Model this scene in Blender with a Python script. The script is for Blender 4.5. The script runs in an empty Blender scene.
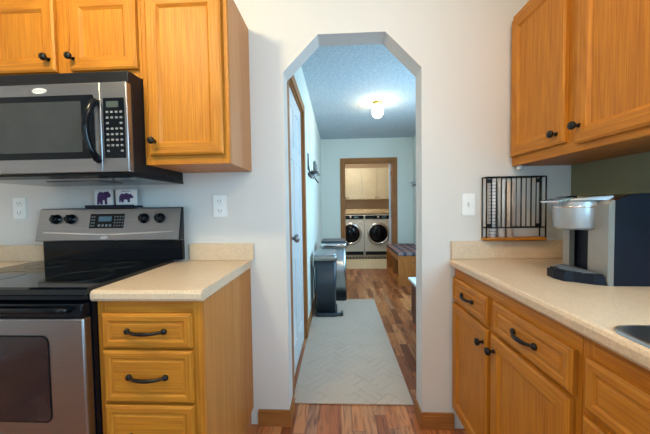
import bpy, bmesh, math, random
from mathutils import Vector, Matrix
random.seed(7)
S = bpy.context.scene
COL = S.collection

# ------------------------------------------------------------------ camera
F_PX, CAM_D, CAM_H, YAW, PITCH, ROLL = 287.37, 1.524, 1.1952, -.0466, -.0363, .0144
cy, sy = math.cos(YAW), math.sin(YAW)
fw = Vector((sy*math.cos(PITCH), cy*math.cos(PITCH), math.sin(PITCH)))
rt = Vector((cy, -sy, 0)); up = rt.cross(fw)
R_ = math.cos(ROLL)*rt - math.sin(ROLL)*up
U_ = math.sin(ROLL)*rt + math.cos(ROLL)*up
cd = bpy.data.cameras.new('camera'); cam = bpy.data.objects.new('camera', cd); COL.objects.link(cam)
m = Matrix.Identity(4)
for i in range(3):
    m[i][0], m[i][1], m[i][2] = R_[i], U_[i], -fw[i]
m[0][3], m[1][3], m[2][3] = 0, -CAM_D, CAM_H
cam.matrix_world = m
cd.sensor_width = 36; cd.lens = 36*F_PX/650; cd.clip_start = .02; cd.clip_end = 60
S.camera = cam

# ------------------------------------------------------------------ world, lights, exposure
S.view_settings.view_transform = 'Standard'; S.view_settings.look = 'None'
S.view_settings.gamma = 1; S.view_settings.use_curve_mapping = False
S.view_settings.exposure = 0.12
w = bpy.data.worlds.new('daylight'); S.world = w; w.use_nodes = True
w.node_tree.nodes['Background'].inputs[0].default_value = (.45, .62, .85, 1)
w.node_tree.nodes['Background'].inputs[1].default_value = 1.0

def area(name, loc, target, sx, sy_, power, color, spread=180):
    l = bpy.data.lights.new(name, 'AREA'); l.shape = 'RECTANGLE'; l.size = sx; l.size_y = sy_
    l.energy = power; l.color = color; l.spread = math.radians(spread)
    o = bpy.data.objects.new(name, l); COL.objects.link(o); o.location = loc
    o.rotation_euler = (Vector(target)-Vector(loc)).to_track_quat('-Z', 'Y').to_euler()
    return o
def lamp(name, loc, power, color, r):
    l = bpy.data.lights.new(name, 'POINT'); l.energy = power; l.color = color; l.shadow_soft_size = r
    o = bpy.data.objects.new(name, l); COL.objects.link(o); o.location = loc
    return o
# daylight through the window over the sink; the rear one is added fill
area('daylight_sink_window', (1.15, -1.75, 1.55), (-1.5, -.6, 1.2), 1.1, 1.0, 42, (.38, .76, 1))
area('rear_fill_added', (-.6, -3.15, 1.25), (-.6, 0, 1.25), 2.0, 1.9, 14, (.55, .84, 1))
# kitchen ceiling lamp, then a warm fill added for the right side
lamp('kitchen_lamp_and_fill', (-.95, -1.15, 2.34), 37, (1, .82, .46), .08)
lamp('kitchen_lamp_and_fill', (.5, -1.35, 2.34), 20, (1, .72, .46), .12)
# added cool hall fill, set at an unseen window behind the arch wall
area('hall_fill_added', (1.34, 1.55, 1.5), (-.3, 1.9, 1.2), 1.1, 1.1, 40, (.42, .75, 1))
lamp('laundry_ceiling_lamp', (.35, 4.7, 2.32), 24, (1, .90, .72), .08)

# ------------------------------------------------------------------ materials
def nmat(name):
    mt = bpy.data.materials.new(name); mt.use_nodes = True
    nt = mt.node_tree; b = nt.nodes['Principled BSDF']
    return mt, nt, b
def N(nt, t, **kw):
    n = nt.nodes.new(t)
    for k, v in kw.items():
        if hasattr(n, k): setattr(n, k, v)
        else: n.inputs[k].default_value = v
    return n
def ramp(nt, fac, stops):
    r = N(nt, 'ShaderNodeValToRGB'); e = r.color_ramp.elements
    while len(e) < len(stops): e.new(.5)
    for i, (p, c) in enumerate(stops): e[i].position = p; e[i].color = (*c, 1)
    nt.links.new(fac, r.inputs[0]); return r.outputs[0]
def mixc(nt, fac, a, b, mode='MIX'):
    x = N(nt, 'ShaderNodeMix', data_type='RGBA', blend_type=mode)
    for sock, v in ((0, fac), (6, a), (7, b)):
        if hasattr(v, 'is_linked'): nt.links.new(v, x.inputs[sock])
        else: x.inputs[sock].default_value = v if sock == 0 else (*v, 1)
    return x.outputs[2]
def coords(nt, scale=(1, 1, 1), rot=(0, 0, 0)):
    t = N(nt, 'ShaderNodeTexCoord'); mp = N(nt, 'ShaderNodeMapping')
    mp.inputs['Scale'].default_value = scale; mp.inputs['Rotation'].default_value = rot
    nt.links.new(t.outputs['Object'], mp.inputs[0]); return mp.outputs[0]
def bump(nt, b, h, strength, dist=.002):
    n = N(nt, 'ShaderNodeBump'); n.inputs['Strength'].default_value = strength; n.inputs['Distance'].default_value = dist
    nt.links.new(h, n.inputs['Height']); nt.links.new(n.outputs[0], b.inputs['Normal'])
def flat(name, col, rough=.5, metal=0, var=.06, nscale=12, bmp=0, coat=0, emit=None, es=0, spec=.5):
    mt, nt, b = nmat(name)
    c = coords(nt); n = N(nt, 'ShaderNodeTexNoise'); n.inputs['Scale'].default_value = nscale; n.inputs['Detail'].default_value = 4
    nt.links.new(c, n.inputs[0])
    lo = tuple(x*(1-var) for x in col); hi = tuple(min(1, x*(1+var)) for x in col)
    nt.links.new(ramp(nt, n.outputs[0], [(.3, lo), (.7, hi)]), b.inputs['Base Color'])
    b.inputs['Roughness'].default_value = rough; b.inputs['Metallic'].default_value = metal
    b.inputs['Coat Weight'].default_value = coat; b.inputs['Specular IOR Level'].default_value = spec
    if bmp: bump(nt, b, n.outputs[0], bmp)
    if emit:
        b.inputs['Emission Color'].default_value = (*emit, 1); b.inputs['Emission Strength'].default_value = es
    return mt
def wood(name, axis, light, dark, rough=.50, fine=210, ring=6, coat=.0, rc=.09):
    mt, nt, b = nmat(name)
    st = [1, 1, 1]; st['xyz'.index(axis)] = .022
    sc = tuple(s*fine for s in st)
    n1 = N(nt, 'ShaderNodeTexNoise'); n1.inputs['Scale'].default_value = 1; n1.inputs['Detail'].default_value = 5; n1.inputs['Roughness'].default_value = .6
    nt.links.new(coords(nt, sc), n1.inputs[0])
    st2 = [1, 1, 1]; st2['xyz'.index(axis)] = .16
    n2 = N(nt, 'ShaderNodeTexNoise'); n2.inputs['Scale'].default_value = 1; n2.inputs['Detail'].default_value = 1.5
    nt.links.new(coords(nt, tuple(s*ring for s in st2)), n2.inputs[0])
    mu = N(nt, 'ShaderNodeMath', operation='MULTIPLY'); mu.inputs[1].default_value = 60; nt.links.new(n2.outputs[0], mu.inputs[0])
    si = N(nt, 'ShaderNodeMath', operation='SINE'); nt.links.new(mu.outputs[0], si.inputs[0])
    ma = N(nt, 'ShaderNodeMapRange'); nt.links.new(si.outputs[0], ma.inputs[0]); ma.inputs[1].default_value = -1; ma.inputs[2].default_value = 1
    ma.inputs[3].default_value = 0; ma.inputs[4].default_value = rc
    ad = N(nt, 'ShaderNodeMath', operation='ADD'); nt.links.new(n1.outputs[0], ad.inputs[0]); nt.links.new(ma.outputs[0], ad.inputs[1])
    mid = tuple((a+c)/2 for a, c in zip(light, dark))
    nt.links.new(ramp(nt, ad.outputs[0], [(.36, light), (.60, mid), (.82, dark)]), b.inputs['Base Color'])
    b.inputs['Roughness'].default_value = rough; b.inputs['Specular IOR Level'].default_value = .35; b.inputs['Coat Weight'].default_value = coat; b.inputs['Coat Roughness'].default_value = .25
    bump(nt, b, n1.outputs[0], .12, .001)
    return mt

OL, OD = (.58, .228, .019), (.33, .100, .008)
OAK = {a: wood('honey_oak_'+a, a, OL, OD) for a in 'xyz'}
SIDEOAK = wood('oak_side_panel', 'z', (.56, .235, .055), (.40, .14, .024), fine=60, ring=4)
VENEER = wood('oak_veneer_side', 'z', (.56, .27, .115), (.45, .19, .068), fine=60, ring=4)
PINE = wood('orange_pine', 'z', (.62, .23, .055), (.36, .11, .025), ring=6)
REDWOOD = wood('dark_red_wood', 'y', (.20, .085, .05), (.10, .04, .025))
TRIM = {a: wood('stained_trim_'+a, a, (.42, .17, .045), (.24, .08, .018)) for a in 'xyz'}

def wallmat(name, col):
    mt, nt, b = nmat(name)
    n = N(nt, 'ShaderNodeTexNoise'); n.inputs['Scale'].default_value = 90; n.inputs['Detail'].default_value = 3
    nt.links.new(coords(nt), n.inputs[0])
    b.inputs['Base Color'].default_value = (*col, 1); b.inputs['Roughness'].default_value = .7
    bump(nt, b, n.outputs[0], .12, .001); return mt
WHITE_WALL = wallmat('white_wall_paint', (.70, .68, .665))
HALL_WALL = wallmat('pale_hall_paint', (.76, .80, .75))
GREEN_WALL = wallmat('sage_green_paint', (.22, .24, .15))
TAN_WALL = wallmat('tan_laundry_paint', (.55, .42, .30))
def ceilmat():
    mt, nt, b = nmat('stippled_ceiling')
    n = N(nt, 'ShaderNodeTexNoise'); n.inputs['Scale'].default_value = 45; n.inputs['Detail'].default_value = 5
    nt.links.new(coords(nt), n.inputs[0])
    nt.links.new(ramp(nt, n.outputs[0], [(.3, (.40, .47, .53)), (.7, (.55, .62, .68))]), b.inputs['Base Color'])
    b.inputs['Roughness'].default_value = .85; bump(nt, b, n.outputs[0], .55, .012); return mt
CEIL = ceilmat()

def floormat():
    mt, nt, b = nmat('mixed_tone_plank_floor')
    t = N(nt, 'ShaderNodeTexCoord'); sp = N(nt, 'ShaderNodeSeparateXYZ'); nt.links.new(t.outputs['Object'], sp.inputs[0])
    def M(op, a, c=None):
        x = N(nt, 'ShaderNodeMath', operation=op)
        for i, v in enumerate((a, c)):
            if v is None: continue
            if hasattr(v, 'is_linked'): nt.links.new(v, x.inputs[i])
            else: x.inputs[i].default_value = v
        return x.outputs[0]
    W, L = .064, .42
    xs = M('DIVIDE', sp.outputs[0], W); row = M('FLOOR', xs)
    wn = N(nt, 'ShaderNodeTexWhiteNoise', noise_dimensions='1D'); nt.links.new(row, wn.inputs['W'])
    ys = M('ADD', M('DIVIDE', sp.outputs[1], L), M('MULTIPLY', wn.outputs[0], 7.3)); cl = M('FLOOR', ys)
    cb = N(nt, 'ShaderNodeCombineXYZ'); nt.links.new(row, cb.inputs[0]); nt.links.new(cl, cb.inputs[1])
    w2 = N(nt, 'ShaderNodeTexWhiteNoise', noise_dimensions='2D'); nt.links.new(cb.outputs[0], w2.inputs['Vector'])
    base = ramp(nt, w2.outputs[0], [(0, (.19, .050, .018)), (.3, (.36, .105, .034)), (.55, (.50, .175, .058)), (.8, (.64, .28, .11)), (1, (.36, .16, .085))])
    # grain, shifted per plank
    cv = N(nt, 'ShaderNodeCombineXYZ'); nt.links.new(M('MULTIPLY', sp.outputs[0], 42), cv.inputs[0]); nt.links.new(M('MULTIPLY', sp.outputs[1], 5), cv.inputs[1]); nt.links.new(M('MULTIPLY', w2.outputs[0], 40), cv.inputs[2])
    n = N(nt, 'ShaderNodeTexNoise'); n.inputs['Scale'].default_value = 1; n.inputs['Detail'].default_value = 5; n.inputs['Distortion'].default_value = 1.2
    nt.links.new(cv.outputs[0], n.inputs[0])
    g = ramp(nt, n.outputs[0], [(.32, (.42, .36, .36)), (.55, (1, 1, 1)), (.75, (1.0, .92, .85))])
    c1 = mixc(nt, 1.0, base, g, 'MULTIPLY')
    fx = M('FRACT', xs); fy = M('FRACT', ys)
    seam = M('MAXIMUM', M('LESS_THAN', fx, .025), M('LESS_THAN', fy, .006))
    c2 = mixc(nt, M('MULTIPLY', seam, .65), c1, (.03, .012, .006))
    nt.links.new(c2, b.inputs['Base Color']); b.inputs['Roughness'].default_value = .3
    bump(nt, b, n.outputs[0], .06, .001); return mt
FLOOR = floormat()

def speckle(name, c1, c2, c3, rough=.35):
    mt, nt, b = nmat(name)
    n = N(nt, 'ShaderNodeTexNoise'); n.inputs['Scale'].default_value = 160; n.inputs['Detail'].default_value = 2
    nt.links.new(coords(nt), n.inputs[0])
    m2 = N(nt, 'ShaderNodeTexNoise'); m2.inputs['Scale'].default_value = 25; m2.inputs['Detail'].default_value = 4
    nt.links.new(coords(nt), m2.inputs[0])
    a = ramp(nt, n.outputs[0], [(.35, c1), (.5, c2), (.66, c3)])
    nt.links.new(mixc(nt, .25, a, ramp(nt, m2.outputs[0], [(.3, c1), (.7, c3)])), b.inputs['Base Color'])
    b.inputs['Roughness'].default_value = rough; return mt
LAM = speckle('beige_speckled_laminate', (.60, .45, .31), (.68, .52, .37), (.74, .58, .42))
VINYL = speckle('cream_vinyl', (.55, .50, .36), (.62, .57, .42), (.68, .62, .48), .6)

def rugmat():
    mt, nt, b = nmat('woven_rug_lines')
    rc = coords(nt, (1, 1, 1), (0, 0, math.radians(45)))
    ck = N(nt, 'ShaderNodeTexChecker'); ck.inputs['Scale'].default_value = 6.5; nt.links.new(rc, ck.inputs[0])
    ck.inputs[1].default_value = (0, 0, 0, 1); ck.inputs[2].default_value = (1, 1, 1, 1)
    sp = N(nt, 'ShaderNodeSeparateXYZ'); nt.links.new(rc, sp.inputs[0])
    def stripes(o):
        a = N(nt, 'ShaderNodeMath', operation='MULTIPLY'); nt.links.new(o, a.inputs[0]); a.inputs[1].default_value = 6.5*3.0
        f = N(nt, 'ShaderNodeMath', operation='FRACT'); nt.links.new(a.outputs[0], f.inputs[0])
        g = N(nt, 'ShaderNodeMath', operation='LESS_THAN'); nt.links.new(f.outputs[0], g.inputs[0]); g.inputs[1].default_value = .16
        return g.outputs[0]
    sx = mixc(nt, stripes(sp.outputs[0]), (.50, .40, .33), (.33, .265, .215))
    sy2 = mixc(nt, stripes(sp.outputs[1]), (.47, .37, .305), (.33, .265, .215))
    pat = mixc(nt, ck.outputs[0], sx, sy2)
    n = N(nt, 'ShaderNodeTexNoise'); n.inputs['Scale'].default_value = 7; n.inputs['Detail'].default_value = 6; nt.links.new(coords(nt), n.inputs[0])
    c = mixc(nt, ramp(nt, n.outputs[0], [(.34, (.1, .1, .1)), (.58, (.9, .9, .9))]), pat, (.49, .39, .32))
    f = N(nt, 'ShaderNodeTexNoise'); f.inputs['Scale'].default_value = 260; nt.links.new(coords(nt), f.inputs[0])
    nt.links.new(mixc(nt, .35, c, ramp(nt, f.outputs[0], [(.3, (.36, .285, .23)), (.7, (.61, .48, .385))])), b.inputs['Base Color'])
    b.inputs['Roughness'].default_value = .95; bump(nt, b, f.outputs[0], .5, .003); return mt
RUG = rugmat()

def brushed(name, col, rough=.32, axis='x'):
    mt, nt, b = nmat(name)
    sc = [300, 300, 300]; sc['xyz'.index(axis)] = 3
    n = N(nt, 'ShaderNodeTexNoise'); n.inputs['Scale'].default_value = 1; n.inputs['Detail'].default_value = 2; nt.links.new(coords(nt, sc), n.inputs[0])
    nt.links.new(ramp(nt, n.outputs[0], [(.3, tuple(c*.88 for c in col)), (.7, col)]), b.inputs['Base Color'])
    b.inputs['Metallic'].default_value = 1; b.inputs['Roughness'].default_value = rough; return mt
STEEL = brushed('brushed_steel', (.37, .375, .40), .34)
STEEL_V = brushed('brushed_steel_upright', (.50, .56, .60), .3, 'z')
SILVER = flat('silver_plastic', (.34, .33, .31), .38, .5, .03)
SILVER_L = flat('pale_silver_plastic', (.40, .42, .45), .36, .5, .03)
CHROME = flat('chrome', (.75, .76, .78), .15, 1, .02)
BLACK = flat('gloss_black', (.003, .005, .009), .12, 0, .1, spec=.25)
BLACKM = flat('satin_black', (.008, .009, .013), .42, 0, .2, spec=.3)
GLASSTOP = flat('black_ceramic_glass', (.003, .005, .008), .06, 0, .1, spec=.4)
BURN = flat('burner_ring_grey', (.03, .032, .035), .15)
OVENGLASS = flat('oven_window_glass', (.030, .018, .020), .12, 0, .3, 6)
MWGLASS = flat('microwave_window_glass', (.035, .042, .048), .10, 0, .1)
IRON = flat('dark_bronze_hardware', (.014, .012, .012), .35, .5, .2)
PLASTIC = flat('white_plastic', (.88, .88, .88), .35, 0, .02)
SLOT = flat('dark_slot', (.10, .10, .10), .6)
DOORW = flat('white_door_paint', (.74, .79, .84), .35, 0, .02)
NAVY = flat('navy_black_plastic', (.006, .010, .022), .45, 0, .2, spec=.25)
BROWNGL = flat('brown_gloss_plastic', (.05, .018, .010), .12)
BINB = flat('charcoal_plastic', (.028, .040, .055), .38, 0, .1)
DISP = flat('blue_grey_display', (.10, .19, .24), .2)
BTN = flat('pale_buttons', (.22, .23, .24), .4)
LCD = flat('grey_lcd', (.07, .09, .08), .25)
CARD = flat('white_card', (.76, .74, .75), .6, 0, .02)
PURPLE = flat('purple_print', (.05, .012, .09), .6, 0, .5, 60)
INK = flat('dark_ink', (.03, .02, .08), .6)
BADGE = flat('white_badge', (.85, .85, .85), .3)
RED = flat('grey_letter', (.25, .25, .28), .4)
APPL = flat('appliance_white', (.70, .70, .66), .3, 0, .02)
CABW = flat('cream_cabinet_paint', (.66, .61, .46), .45, 0, .03)
SHELFW = flat('pale_maple_ledge', (.72, .55, .33), .5, 0, .06)
WHITEP = flat('white_paint_wood', (.66, .72, .78), .4, 0, .04)
BRASS = flat('brass', (.55, .38, .12), .3, 1, .05)
PAPER = flat('white_paper_roll', (.78, .79, .80), .7, 0, .05, 60)
def stripemat(name, c1, c2, scale, axis=2, sharp=.5, c3=None, scale2=20, axis2=0):
    mt, nt, b = nmat(name)
    t = N(nt, 'ShaderNodeTexCoord'); sp = N(nt, 'ShaderNodeSeparateXYZ'); nt.links.new(t.outputs['Object'], sp.inputs[0])
    def wave(ax, s, th):
        a = N(nt, 'ShaderNodeMath', operation='MULTIPLY'); nt.links.new(sp.outputs[ax], a.inputs[0]); a.inputs[1].default_value = s
        f = N(nt, 'ShaderNodeMath', operation='FRACT'); nt.links.new(a.outputs[0], f.inputs[0])
        g = N(nt, 'ShaderNodeMath', operation='GREATER_THAN'); nt.links.new(f.outputs[0], g.inputs[0]); g.inputs[1].default_value = th
        return g.outputs[0]
    c = mixc(nt, wave(axis, scale, sharp), c1, c2)
    if c3: c = mixc(nt, wave(axis2, scale2, .62), c, c3)
    nt.links.new(c, b.inputs['Base Color']); b.inputs['Roughness'].default_value = .8
    return mt
WRAP = stripemat('printed_blue_wrap', (.75, .76, .78), (.35, .38, .50), 60, 2, .7)
WRAPR = flat('cream_pink_wrap', (.70, .60, .52), .6, 0, .1)
PLAID = stripemat('red_white_navy_plaid', (.30, .22, .22), (.20, .045, .045), 7, 1, .55, (.05, .055, .09), 8, 0)
MAT = stripemat('black_cream_mat', (.03, .03, .035), (.30, .28, .24), 14, 0, .6, (.05, .05, .05), 9, 1)
def lampglass():
    mt, nt, b = nmat('lit_jar_glass'); b.inputs['Base Color'].default_value = (1, .95, .85, 1)
    b.inputs['Emission Color'].default_value = (1, .76, .42, 1); b.inputs['Emission Strength'].default_value = 42; return mt
LAMPG = lampglass()
def clear():
    mt, nt, b = nmat('clear_glass'); b.inputs['Transmission Weight'].default_value = 1; b.inputs['Roughness'].default_value = .02
    b.inputs['Base Color'].default_value = (.9, .95, .97, 1); return mt
CLEAR = clear()

# ------------------------------------------------------------------ mesh helpers
OFF = {}
class MB:
    def __init__(s): s.b = bmesh.new()
    def mark(s, vs, mi, smooth=False):
        fs = set(f for v in vs for f in v.link_faces)
        for f in fs: f.material_index = mi; f.smooth = smooth
    def box(s, x0, x1, y0, y1, z0, z1, bev=0, mi=0, seg=2):
        g = bmesh.ops.create_cube(s.b, size=1)['verts']
        for v in g:
            v.co = Vector(((x0+x1)/2+v.co.x*(x1-x0), (y0+y1)/2+v.co.y*(y1-y0), (z0+z1)/2+v.co.z*(z1-z0)))
        s.mark(g, mi)
        if bev:
            es = list(set(e for v in g for e in v.link_edges))
            r = bmesh.ops.bevel(s.b, geom=es, offset=bev, segments=seg, affect='EDGES', profile=.5)
            for f in r['faces']: f.material_index = mi; f.smooth = True
        return s
    def prism(s, pts, axis, a, b_, mi=0, smooth=False):
        """pts in the plane normal to axis (cyclic order: x->(y,z), y->(x,z), z->(x,y))"""
        def P(p, t):
            return {'x': (t, p[0], p[1]), 'y': (p[0], t, p[1]), 'z': (p[0], p[1], t)}[axis]
        A = [s.b.verts.new(P(p, a)) for p in pts]; B = [s.b.verts.new(P(p, b_)) for p in pts]
        fs = [s.b.faces.new(A), s.b.faces.new(B[::-1])]
        for i in range(len(pts)):
            j = (i+1) % len(pts); f = s.b.faces.new((A[i], B[i], B[j], A[j])); f.smooth = smooth; fs.append(f)
        for f in fs: f.material_index = mi
        return s
    def lathe(s, prof, c, axis='z', seg=24, mi=0, smooth=True, sx=1, sy_=1, caps=True):
        """prof: list of (r, t) along axis from centre c"""
        ax = Vector({'x': (1, 0, 0), 'y': (0, 1, 0), 'z': (0, 0, 1)}[axis]) if isinstance(axis, str) else Vector(axis).normalized()
        u = ax.orthogonal().normalized() if not isinstance(axis, str) else Vector({'x': (0, 1, 0), 'y': (0, 0, 1), 'z': (1, 0, 0)}[axis])
        v = ax.cross(u); c = Vector(c); rings = []
        for r, t in prof:
            if r < 1e-6: rings.append([s.b.verts.new(c+ax*t)])
            else: rings.append([s.b.verts.new(c+ax*t+(u*math.cos(k*2*math.pi/seg)*sx+v*math.sin(k*2*math.pi/seg)*sy_)*r) for k in range(seg)])
        for A, B in zip(rings, rings[1:]):
            for k in range(seg):
                j = (k+1) % seg
                if len(A) == 1 and len(B) == 1: continue
                if len(A) == 1: f = s.b.faces.new((A[0], B[j], B[k]))
                elif len(B) == 1: f = s.b.faces.new((A[k], A[j], B[0]))
                else: f = s.b.faces.new((A[k], A[j], B[j], B[k]))
                f.smooth = smooth; f.material_index = mi
        for Rr in (rings[0], rings[-1]):
            if caps and len(Rr) > 2: f = s.b.faces.new(Rr); f.material_index = mi
        return s
    def tube(s, pts, r, seg=10, mi=0):
        pts = [Vector(p) for p in pts]; n = len(pts); rr = r if isinstance(r, (list, tuple)) else [r]*n
        rings = []; prev = None
        for i, p in enumerate(pts):
            d = (pts[min(i+1, n-1)]-pts[max(i-1, 0)]).normalized()
            u = d.orthogonal().normalized() if prev is None else (prev-d*prev.dot(d)).normalized()
            prev = u; v = d.cross(u)
            rings.append([s.b.verts.new(p+(u*math.cos(k*2*math.pi/seg)+v*math.sin(k*2*math.pi/seg))*rr[i]) for k in range(seg)])
        for A, B in zip(rings, rings[1:]):
            for k in range(seg):
                j = (k+1) % seg; f = s.b.faces.new((A[k], A[j], B[j], B[k])); f.smooth = True; f.material_index = mi
        for Rr in (rings[0], rings[-1]):
            f = s.b.faces.new(Rr); f.material_index = mi
        return s
    def rings(s, side, u0, u1, v0, v1, base, steps, mi_v=0, mi_h=1, mi_c=0):
        """framed panel of concentric steps (inset, height). side '-y' (u=x) or '-x' (u=y) faces out of plane `base`"""
        def P(u, v, w): return (u, base-w, v) if side == '-y' else (base-w, u, v) if side == '-x' else (base+w, u, v)
        prev = None
        for ins, wd in steps:
            R = [s.b.verts.new(P(*q, wd)) for q in ((u0+ins, v0+ins), (u1-ins, v0+ins), (u1-ins, v1-ins), (u0+ins, v1-ins))]
            if prev is None:
                f = s.b.faces.new(R); f.material_index = mi_v
            else:
                for k in range(4):
                    f = s.b.faces.new((prev[k], prev[(k+1) % 4], R[(k+1) % 4], R[k])); f.material_index = mi_h if k % 2 == 0 else mi_v
            prev = R
        f = s.b.faces.new(prev); f.material_index = mi_c
        return s
    def rot(s, ang, c, axis='Z'):
        bmesh.ops.rotate(s.b, verts=s.b.verts[:], cent=Vector(c), matrix=Matrix.Rotation(ang, 3, axis)); return s
    def build(s, name, mats, parent=None, origin=None):
        off = OFF.get(parent.name, Vector()) if parent else (Vector(origin) if origin else Vector())
        bmesh.ops.recalc_face_normals(s.b, faces=s.b.faces[:])
        for v in s.b.verts: v.co -= off
        me = bpy.data.meshes.new(name); s.b.to_mesh(me); s.b.free()
        for mt in (mats if isinstance(mats, (list, tuple)) else [mats]): me.materials.append(mt)
        o = bpy.data.objects.new(name, me); COL.objects.link(o)
        if parent: o.parent = parent
        elif origin: o.location = off
        OFF[o.name] = off
        return o
def tag(o, label=None, cat=None, group=None, kind=None):
    if label: o['label'] = label
    if cat: o['category'] = cat
    if group: o['group'] = group
    if kind: o['kind'] = kind
    return o
def thing(name, label, cat, loc, group=None):
    o = bpy.data.objects.new(name, None); COL.objects.link(o); o.location = loc; o.empty_display_size = .05
    OFF[o.name] = Vector(loc); return tag(o, label, cat, group)
def struct(name, mb, mt, parent=None, label=None):
    o = mb.build(name, mt, parent)
    if not parent: o['kind'] = 'structure'
    if label: o['label'] = label
    return o
def rrect(u0, u1, v0, v1, r, n=5):
    out = []
    for cx, cy_, a0 in ((u1-r, v0+r, -90), (u1-r, v1-r, 0), (u0+r, v1-r, 90), (u0+r, v0+r, 180)):
        for k in range(n+1):
            a = math.radians(a0+90*k/n); out.append((cx+r*math.cos(a), cy_+r*math.sin(a)))
    return out

# ------------------------------------------------------------------ setting: kitchen, hall, laundry shells
XR, XL, YB = 1.185, -2.7, -3.25          # kitchen right wall, left wall, wall behind the camera
AL, AR, A1, A2, AZ1, AZ2 = -.281, .436, -.096, .254, 1.903, 2.09
WT = .115
HL, HR, HY = -.31, 1.38, 3.845           # hall left wall, right wall, end wall
LY = 6.1
struct('floor', MB().box(XL-.1, XR+.1, YB-.1, WT, -.06, 0).box(HL-.1, HR+.1, WT, HY+.10, -.06, 0), FLOOR)
struct('floor_laundry', MB().box(-.35, 1.75, HY+.10, LY+.1, -.06, .002), VINYL)
struct('ceiling', MB().box(XL-.1, XR+.1, YB-.1, WT, 2.44, 2.5), WHITE_WALL)
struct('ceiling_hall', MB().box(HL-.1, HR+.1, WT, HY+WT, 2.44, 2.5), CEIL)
struct('ceiling_laundry', MB().box(-.35, 1.75, HY+WT, LY+.1, 2.44, 2.5), WHITE_WALL)
struct('wall_back', MB().prism([(XL, 0), (AL, 0), (AL, AZ1), (A1, AZ2), (A2, AZ2), (AR, AZ1), (AR, 0), (XR, 0), (XR, 2.44), (XL, 2.44)], 'y', 0, WT), WHITE_WALL)
struct('wall_left', MB().box(XL-.1, XL, YB-.1, WT, 0, 2.44), WHITE_WALL)
# right wall with the window opening over the sink
wy0, wy1, wz0, wz1 = -2.35, -1.2, 1.08, 2.1
struct('wall_right', MB().box(XR, XR+.1, wy1, WT, 0, 2.44).box(XR, XR+.1, YB-.1, wy0, 0, 2.44).box(XR, XR+.1, wy0, wy1, 0, wz0).box(XR, XR+.1, wy0, wy1, wz1, 2.44), GREEN_WALL)
wn = struct('window_1', MB().box(XR+.02, XR+.07, wy0, wy0+.05, wz0, wz1).box(XR+.02, XR+.07, wy1-.05, wy1, wz0, wz1).box(XR+.02, XR+.07, wy0+.05, wy1-.05, wz0, wz0+.05).box(XR+.02, XR+.07, wy0+.05, wy1-.05, wz1-.05, wz1).box(XR+.02, XR+.07, -1.79, -1.76, wz0+.05, wz1-.05), PLASTIC)
MB().box(XR+.04, XR+.046, wy0+.05, -1.79, wz0+.05, wz1-.05).box(XR+.04, XR+.046, -1.76, wy1-.05, wz0+.05, wz1-.05).build('window_pane', CLEAR, wn)
# wall behind the camera with an unseen patio door added for the fill
dx0, dx1, dz1 = -1.6, .4, 2.05
struct('wall_front', MB().box(XL-.1, dx0, YB-.1, YB, 0, 2.44).box(dx1, XR+.1, YB-.1, YB, 0, 2.44).box(dx0, dx1, YB-.1, YB, dz1, 2.44), WHITE_WALL)
wn = struct('patio_door_added', MB().box(dx0, dx0+.06, YB-.07, YB-.02, 0, dz1).box(dx1-.06, dx1, YB-.07, YB-.02, 0, dz1).box(-.63, -.57, YB-.07, YB-.02, .06, dz1-.06).box(dx0+.06, dx1-.06, YB-.07, YB-.02, dz1-.06, dz1).box(dx0+.06, dx1-.06, YB-.07, YB-.02, 0, .06), PLASTIC)
MB().box(dx0+.06, -.63, YB-.05, YB-.044, .06, dz1-.06).box(-.57, dx1-.06, YB-.05, YB-.044, .06, dz1-.06).build('window_pane', CLEAR, wn)
# hall shell; the left wall has a door opening, the right wall an unseen window added for the fill
DY0, DY1, DZ = .26, 1.03, 2.03
struct('wall_hall_left', MB().box(HL-.1, HL, WT, DY0, 0, 2.44).box(HL-.1, HL, DY1, HY+WT, 0, 2.44).box(HL-.1, HL, DY0, DY1, DZ, 2.44), HALL_WALL)
hy0, hy1, hz0, hz1 = 1.0, 2.1, .95, 2.05
struct('wall_hall_right', MB().box(HR, HR+.1, WT, hy0, 0, 2.44).box(HR, HR+.1, hy1, HY+WT, 0, 2.44).box(HR, HR+.1, hy0, hy1, 0, hz0).box(HR, HR+.1, hy0, hy1, hz1, 2.44), HALL_WALL)
struct('wall_hall_near', MB().box(XR, HR+.1, 0, WT, 0, 2.44), HALL_WALL)
wn = struct('hall_window_added', MB().box(HR+.02, HR+.07, hy0, hy0+.05, hz0, hz1).box(HR+.02, HR+.07, hy1-.05, hy1, hz0, hz1).box(HR+.02, HR+.07, hy0+.05, hy1-.05, hz0, hz0+.05).box(HR+.02, HR+.07, hy0+.05, hy1-.05, hz1-.05, hz1), PLASTIC)
MB().box(HR+.04, HR+.046, hy0+.05, hy1-.05, hz0+.05, hz1-.05).build('window_pane', CLEAR, wn)
LX0, LX1, LZ = .115, 1.02, 2.01
struct('wall_hall_end', MB().prism([(HL, 0), (LX0, 0), (LX0, LZ), (LX1, LZ), (LX1, 0), (HR, 0), (HR, 2.44), (HL, 2.44)], 'y', HY, HY+WT), HALL_WALL)
struct('wall_laundry_left', MB().box(-.35, -.25, HY+WT, LY, 0, 2.44), TAN_WALL)
struct('wall_laundry_right', MB().box(1.65, 1.75, HY+WT, LY, 0, 2.44), TAN_WALL)
struct('wall_laundry_near', MB().box(HR+.1, 1.75, HY, HY+WT, 0, 2.44).box(-.35, HL-.1+.001, HY+WT-.02, HY+WT, 0, 2.44), TAN_WALL)
struct('wall_laundry_back', MB().box(-.35, 1.75, LY, LY+.1, 0, 2.44), TAN_WALL)
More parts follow.
